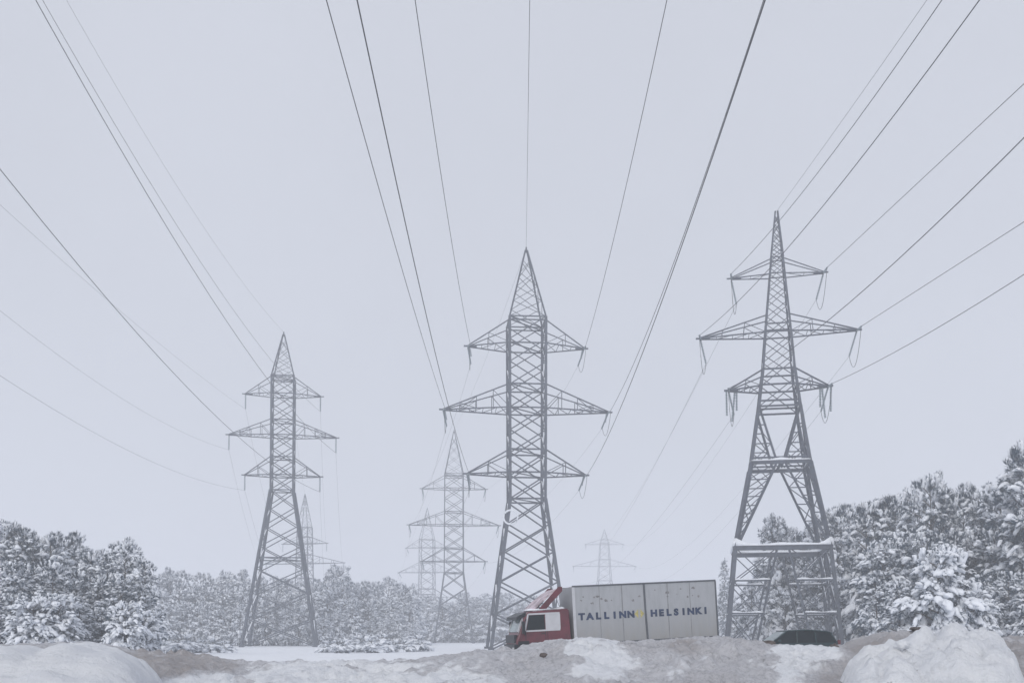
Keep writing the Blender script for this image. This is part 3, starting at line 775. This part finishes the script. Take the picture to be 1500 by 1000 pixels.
for u in list(range(612, 745, 12)):
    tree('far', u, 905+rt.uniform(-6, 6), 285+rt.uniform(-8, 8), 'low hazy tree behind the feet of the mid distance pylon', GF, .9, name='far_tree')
for i, (u, v, D) in enumerate(((528,930,118),(545,934,112),(560,928,116),(500,936,110),(480,938,116),(610,930,125),(590,938,120),(300,935,110),(262,930,108),(330,938,112))):
    tree('bush', u, v, D, ('small round snow-covered bush by the feet of the pylons' if i < 7 else 'small round snow-covered bush on the field edge right of the left wood'), 'snow-covered bushes on the field', 1.0, name='snowy_bush', cat='bush')
# right wood
tree('spruce', 1060, 812, 230, 'slender hazy spruce standing alone right of the truck box', GR, 1.1, name='spruce_tree', i=0)
tree('spruce', 1070, 845, 215, 'shorter hazy spruce beside the slender one right of the truck box', GR, 1.0, name='spruce_tree', i=1)
tree('far', 1078, 880, 135, 'pale snowy tree at the foot of the right pylon left side', GR, .9, name='frosted_tree')
for u, v in ((1128,744),(1150,762),(1176,772)):
    tree('pine', u, v, 138, 'hazy pine seen through the open legs of the right pylon', GR, .95)
tree('pine', 1100, 845, 132, 'low pine behind the left legs of the right pylon', GR, .9)
for u, v in ((1205,742),(1226,734),(1246,730),(1268,728),(1290,722),(1312,716),(1336,710)):
    tree('pine', u, v, (130 if u < 1260 else 114)+rt.uniform(-3, 4), 'tall snowy pine in the back row of the right wood just right of the pylon', GR, .95)
tree('pine', 1364, 686, 102, 'pointed pine standing highest in the middle of the right wood', GR, .95)
tree('pine', 1386, 712, 104, 'snowy pine just right of the middle peak of the right wood', GR, .9)
tree('pine', 1410, 702, 102, 'thin topped pine between the middle peak and the tallest pine of the right wood', GR, .85)
tree('pine', 1440, 712, 100, 'snowy pine left of the tallest pine at the right edge', GR, .95)
tree('pine', 1468, 696, 97, 'snowy pine leaning against the tallest pine at the right edge', GR, .95)
tree('pine', 1497, 636, 90, 'tallest pine of all at the right edge of the photo', GR, 1.1)
tree('pine', 1545, 640, 88, 'tall snowy pine at the right edge of the right wood', GR, 1.1)
for u, v in ((1200,800),(1228,792),(1258,788),(1290,778),(1322,772),(1354,768),(1390,770),(1425,765),(1458,760),(1490,750),(1530,745)):
    tree('pine', u, v, (130 if u < 1262 else 96)+rt.uniform(-3, 3), 'snow-laden pine in the middle row of the right wood', GR, .9)
for u, v in ((1120,865),(1150,860),(1185,868),(1220,855),(1252,850),(1285,842),(1318,846),(1412,848),(1445,838),(1478,832),(1512,828)):
    tree('pine' if rt.random() < .7 else 'heavy', u, v, (128 if u < 1262 else 80)+rt.uniform(-3, 3), 'low snow-laden tree along the front edge of the right wood', GR, .85)
tree('heavy', 1372, 800, 76, 'thickly snow-capped round tree, whitest of the right wood', GR, .85, name='snowy_tree', i=0)

# ------------------------------------------------------------------ truck
tk = empty('box_truck', (P(836, 900, 47.2).x, 46.9+1.25, -.13), 0, 'dark red box truck with a long grey cargo box reading TALLINN HELSINKI', 'truck')
tk.rotation_euler = (0, R(-3.0), R(12))
W2 = 1.25
BL = 7.2
m = MB(); m.box(0, BL, -W2, W2, 1.17, 3.93); bx = m.build('cargo_box', M['box'], tk)
m = MB()
e = .05
for z in (1.15, 3.90):
    m.box(-.02, BL+.02, -W2-.03, -W2+.03, z, z+(.10 if z < 2 else .075)); m.box(-.02, BL+.02, W2-.03, W2+.03, z, z+.08)
for x in (BL-.03, ): m.box(x, x+.07, -W2-.028, -W2+.04, 1.25, 3.9)
m.build('edge_trim', M['dark'], bx)
m = MB(); m.box(-.03, .10, -W2-.022, -W2+.03, 1.25, 3.9); m.build('corner_post', M['white'], bx)
m = MB(); m.bar((3.60, -W2-.012, 1.25), (3.56, -W2-.012, 2.5), .09, .05, up=(0,1,0)); m.bar((3.56, -W2-.012, 2.5), (3.54, -W2-.012, 3.9), .08, .05, up=(0,1,0)); m.build('centre_post', M['dark'], bx)
for x, w_ in ((1.30, .025), (2.42, .05), (4.72, .04), (5.86, .03)):
    m = MB(); m.box(x-w_/2, x+w_/2, -W2-.008, -W2+.005, 1.25, 3.9); m.build('seam', M['seam'], bx)
rs_ = random.Random(3)
m = MB()
for x, z, a in ((.40,3.25,.08),(.5,3.42,.06),(.93,3.1,.10),(1.05,3.38,.07),(1.22,3.42,.12),(1.4,3.3,.08),(1.62,3.2,.10),(1.9,3.2,.05),(2.95,3.15,.10),(3.28,3.32,.09),(4.1,3.6,.05),(4.72,3.45,.12),(4.72,3.25,.08),(5.4,3.6,.06),(5.75,3.2,.09),(6.05,3.62,.12),(6.0,3.25,.05),(6.3,3.2,.09),(5.2,3.35,.04)):
    n = 9; o_ = len(m.v); fr = []
    for k in range(n):
        rr_ = a*rs_.uniform(.35, 1.0); an = 2*math.pi*k/n; fr.append((x+rr_*math.cos(an)*1.1, -W2-.004, z+rr_*math.sin(an)*.8))
    m.add(fr+[(p_[0], -W2+.002, p_[2]) for p_ in fr], [tuple(range(n))]+[(k, k+n, (k+1) % n+n, (k+1) % n) for k in range(n)])
m.build('scuff_marks', plain('scuff', (.20, .195, .20), .8, 0, .3, 9), bx)
def letters(word, x0, x1, zc, size, mat, parent, nm='lettering'):
    mb = MB(); n = len(word); dg = None
    for i, ch in enumerate(word):
        cu = bpy.data.curves.new('tmp', 'FONT'); cu.body = ch; cu.size = size; cu.align_x = 'CENTER'; cu.offset = .028; cu.extrude = .003; cu.resolution_u = 3
        ob = bpy.data.objects.new('tmp', cu); C.objects.link(ob)
        bpy.context.view_layer.update()
        me = ob.evaluated_get(bpy.context.evaluated_depsgraph_get()).to_mesh()
        xc = x0+(x1-x0)*i/(n-1)
        mb.add([(xc+v.co.x*1.12, -W2-.006-v.co.z, zc-size*.35+v.co.y) for v in me.vertices], [tuple(p_.vertices) for p_ in me.polygons])
        ob.evaluated_get(bpy.context.evaluated_depsgraph_get()).to_mesh_clear()
        bpy.data.objects.remove(ob); bpy.data.curves.remove(cu)
    return mb.build(nm, mat, parent)
letters('TALLINN', .38, 2.82, 2.50, .42, M['navy'], bx)
letters('HELSINKI', 3.98, 6.62, 2.50, .42, M['navy'], bx)
m = MB()
for pts in ([(3.00,2.50),(3.19,2.28),(3.19,2.72)], [(3.49,2.50),(3.30,2.72),(3.30,2.28)]):
    m.add([(x, -W2-.008, z) for x, z in pts]+[(x, -W2-.001, z) for x, z in pts], [(0,1,2),(5,4,3),(0,3,4,1),(1,4,5,2),(2,5,3,0)])
m.build('emblem', M['yellow'], bx)
# box snow on the roof edge, chassis, wheels
m = MB(); m.box(-2.3, BL-.1, -.5, .5, .75, 1.14); m.box(.3, BL-.3, -1.15, -1.05, .95, 1.12); m.build('chassis', M['black'], tk)
m = MB(); m.box(3.2, 3.55, -1.2, -1.0, 1.02, 1.14); m.box(5.0, 5.3, -1.2, -1.0, 1.0, 1.14); m.build('side_marker', M['black'], tk)
def wheel(root, x, y, r, wd, z=None):
    z = r if z is None else z; m = MB(); n = 24
    wl = MB(); vs = []
    prof_ = [(-.5, .6), (-.5, .92), (-.4, 1.0), (.4, 1.0), (.5, .92), (.5, .6)]
    for k in range(n):
        a = 2*math.pi*k/n
        for py, pr_ in prof_: vs.append((x+r*pr_*math.cos(a), y+py*wd, z+r*pr_*math.sin(a)))
    L_ = len(prof_); fs = [(k*L_+j, ((k+1) % n)*L_+j, ((k+1) % n)*L_+(j+1) % L_, k*L_+(j+1) % L_) for k in range(n) for j in range(L_)]
    wl.add(vs, fs); w_ = wl.build('wheel', M['tyre'], root, smooth=True)
    rm = MB(); rm.tube([(x, y-wd*.42, z), (x, y+wd*.42, z)], r*.6, 18); rm.tube([(x, y-wd*.5, z), (x, y-wd*.4, z)], r*.18, 10); rm.build('rim', M['rim'], w_)
for x in (-1.7, 4.9, 6.1):
    for y in (-1.08, 1.08): wheel(tk, x, y, .48, .3)
# cab
cabp = [(-2.76,.50),(-2.84,1.25),(-2.80,1.55),(-2.63,1.95),(-2.34,2.72),(-2.12,2.86),(-.30,2.92),(-.20,2.84),(-.14,.60)]
m = MB(); m.prism(cabp, -1.2, 1.2); cab = m.build('cab', M['red'], tk, bevel=.09)
m = MB(); m.prism([(-2.30,1.99),(-1.42,1.99),(-1.42,2.68),(-2.16,2.68)], -1.215, -1.19); m.build('side_window', M['glass'], cab)
m = MB()
for a, b_2 in (((-2.38,1.97),(-2.20,2.74)), ((-2.20,2.735),(-.68,2.735)), ((-2.38,1.95),(-.68,1.95))): m.bar((a[0], -1.207, a[1]), (b_2[0], -1.207, b_2[1]), .075, .03, up=(0,1,0))
m.build('window_surround', M['white'], cab)
m = MB(); m.box(-1.38, -.66, -1.213, -1.19, 1.985, 2.70); m.build('side_panel', M['white'], cab)
m = MB(); m.add([(-2.685,-1.06,1.93),(-2.685,1.06,1.93),(-2.41,1.0,2.66),(-2.41,-1.0,2.66),(-2.55,-1.06,1.93),(-2.55,1.06,1.93),(-2.3,1.0,2.66),(-2.3,-1.0,2.66)], [(0,3,2,1),(4,5,6,7),(0,4,7,3),(1,2,6,5),(3,7,6,2),(0,1,5,4)]); m.build('windscreen', M['screen'], cab)
m = MB()
for y in (-1.1, 1.1): m.bar((-2.69, y, 1.92), (-2.40, y*.94, 2.68), .08)
m.build('windscreen_pillar', M['white'], cab)
m = MB(); m.add([(-2.30,-1.2,2.84),(-2.30,1.2,2.84),(-2.74,1.16,2.64),(-2.74,-1.16,2.64),(-2.30,-1.2,2.66),(-2.30,1.2,2.66),(-2.74,1.16,2.50),(-2.74,-1.16,2.50)], [(0,1,2,3),(7,6,5,4),(0,3,7,4),(1,5,6,2),(3,2,6,7),(0,4,5,1)]); m.build('sun_visor', M['black'], cab)
m = MB(); m.box(-2.93, -2.74, -1.22, 1.22, .55, 1.36); m.box(-2.74, -2.2, -1.24, -1.17, .6, 1.50); m.build('bumper', M['black'], cab, bevel=.05)
m = MB(); m.box(-2.87, -2.72, -1.0, 1.0, 1.42, 1.80); m.build('grille', M['black'], cab, bevel=.02)
for y in (-1.0, 1.0):
    m = MB(); m.box(-2.96, -2.90, y-.16, y+.16, 1.02, 1.22); m.build('headlight', M['lamp'], cab, bevel=.02)
for sg in (-1, 1):
    m = MB(); m.box(-2.56, -2.44, sg*1.42-.1, sg*1.42+.1, 1.85, 2.42); m.bar((-2.3, sg*1.2, 2.5), (-2.4, sg*1.42, 2.45), .04); m.bar((-2.4, sg*1.2, 1.8), (-2.4, sg*1.42, 1.95), .04); m.build('mirror', M['black'], cab)
m = MB(); m.bar((-1.30, -1.212, 1.3), (-1.30, -1.212, 1.95), .02, .012, up=(0,1,0)); m.bar((-1.6, -1.22, 1.82), (-1.4, -1.22, 1.82), .05, .03); m.build('door_handle', M['black'], cab)
m = MB()
for xa in (-2.36, -1.40): m.bar((xa, -1.206, .9), (xa, -1.206, 1.93), .025, .012, up=(0,1,0))
m.bar((-2.36, -1.206, 1.40), (-1.40, -1.206, 1.40), .02, .012, up=(0,1,0)); m.build('door_gap', M['black'], cab)
# wheel arch
m = MB(); n = 14
m.tube([(-1.7+.62*math.cos(math.pi*k/n), -1.2, .5+.68*math.sin(math.pi*k/n)) for k in range(n+1)], .06, 6); m.build('wheel_arch', M['black'], cab)
# roof wind deflector: curved shell with side fins
m = MB(); arc = [(-1.95, 2.93), (-1.70, 3.16), (-1.35, 3.44), (-.95, 3.72), (-.62, 3.88)]
th = .06
for (x0_, z0_), (x1_, z1_) in zip(arc, arc[1:]):
    m.add([(x0_,-.95,z0_),(x0_,.95,z0_),(x1_,1.05,z1_),(x1_,-1.05,z1_),(x0_+.05,-.95,z0_-th),(x0_+.05,.95,z0_-th),(x1_+.05,1.05,z1_-th),(x1_+.05,-1.05,z1_-th)], [(0,3,2,1),(4,5,6,7),(0,4,7,3),(1,2,6,5),(0,1,5,4),(3,7,6,2)])
df = m.build('wind_deflector', M['redlight'], cab)
m = MB()
for y in (-1.06, 1.0):
    m.add([(x_+.0, y+dy_, z_+.03) for dy_ in (0, .06) for x_, z_ in [(-1.62,2.93),(-1.30,3.26),(-.62,3.93),(-.45,3.93),(-.45,3.72),(-1.05,3.15),(-1.25,2.93)]], [tuple(range(7)), tuple(range(13, 6, -1))]+[(k, k+7, (k+1) % 7+7, (k+1) % 7) for k in range(7)])
m.build('side_fin', M['red'], df)
m = MB(); snow_ridge(m, (-2.1, -.3, 2.9), (-.4, -.3, 2.93), 1.6, lambda t: .07+.05*math.sin(t*7)); m.build('snow_cap', M['load'], cab, smooth=True)

# ------------------------------------------------------------------ car
CD = 46.0; cx0 = P(1118, 930, CD).x
car = empty('parked_car', (cx0, CD+.85, .17), R(3), 'dark green estate car half hidden behind the snow bank below the right pylon', 'car')
m = MB(); CWd = .86
lower = [(0,.32),(-.02,.62),(.10,.80),(.95,.98),(3.95,1.02),(4.28,.98),(4.36,.70),(4.33,.32)]
lower = [(x-.75, z) for x, z in lower]
m.prism(lower, -CWd, CWd); body = m.build('body', M['teal'], car, bevel=.05)
# greenhouse (tapered)
m = MB(); gb = [(.30,1.0),(3.42,1.0)]; gt = [(1.06,1.50),(1.9,1.56),(2.9,1.53),(3.16,1.44)]
def house(m, inset, zoff, pr_):
    lo_ = [(x, -CWd+inset, z) for x, z in pr_[:2]]
base_pts = [(.30,.98),(3.46,1.0)]; top_pts = [(3.20,1.42),(2.95,1.50),(1.9,1.55),(1.10,1.50)]
prf = base_pts+top_pts
ins = [.02,.02,.16,.18,.18,.18]
n = len(prf); vs = [(x, -CWd+i_, z) for (x, z), i_ in zip(prf, ins)]+[(x, CWd-i_, z) for (x, z), i_ in zip(prf, ins)]
m.add(vs, [tuple(range(n)), tuple(range(2*n-1, n-1, -1))]+[(i, i+n, (i+1) % n+n, (i+1) % n) for i in range(n)])
gh = m.build('windows', M['glass'], body)
m = MB()
rp = [(3.26,1.40),(2.95,1.505),(1.9,1.56),(1.06,1.50)]
for (x0_, z0_), (x1_, z1_) in zip(rp, rp[1:]):
    m.add([(x0_,-CWd+.15,z0_),(x0_,CWd-.15,z0_),(x1_,CWd-.15,z1_),(x1_,-CWd+.15,z1_),(x0_,-CWd+.15,z0_+.05),(x0_,CWd-.15,z0_+.05),(x1_,CWd-.15,z1_+.05),(x1_,-CWd+.15,z1_+.05)], [(3,2,1,0),(4,5,6,7),(0,4,7,3),(1,2,6,5),(0,1,5,4),(3,7,6,2)])
for y in (-1, 1):
    yy = lambda t: y*((CWd-.005)+(-.15)*t)
    for (xa, xb) in ((.32, 1.08), (1.55, 1.58), (2.45, 2.42), (3.44, 3.2)):
        m.bar((xa, yy(0), .99), (xb, yy(1), 1.49 if xb < 3 else 1.42), .05)
m.build('roof', M['teal'], body)
for y in (-1, 1):
    m = MB(); m.box(3.46, 3.60, y*.80-.06, y*.80+.04, .80, 1.12); m.build('tail_light', M['lamp_red'], body, bevel=.02)
    m = MB(); m.box(-.72, -.6, y*.65-.14, y*.65+.14, .62, .76); m.build('headlight', M['lamp'], body, bevel=.02)
    m = MB(); m.box(.62, .74, y*.96-.09, y*.96+.09, 1.0, 1.14); m.build('mirror', M['teal'], body, bevel=.03)
m = MB(); m.add([(.36,-.76,1.03),(.36,.76,1.03),(1.02,.66,1.475),(1.02,-.66,1.475),(.33,-.76,1.0),(.33,.76,1.0),(.99,.66,1.5),(.99,-.66,1.5)], [(0,1,2,3),(4,7,6,5),(0,4,5,1),(2,6,7,3),(0,3,7,4),(1,5,6,2)]); m.build('windscreen', M['screen'], body)
m = MB(); snow_ridge(m, (-.4, 0, .86), (.3, 0, .98), 1.3, lambda t: .05); m.build('snow_cap', M['load'], body, smooth=True)
for x in (.05, 2.75):
    for y in (-.78, .78): wheel(car, x, y, .32, .2)
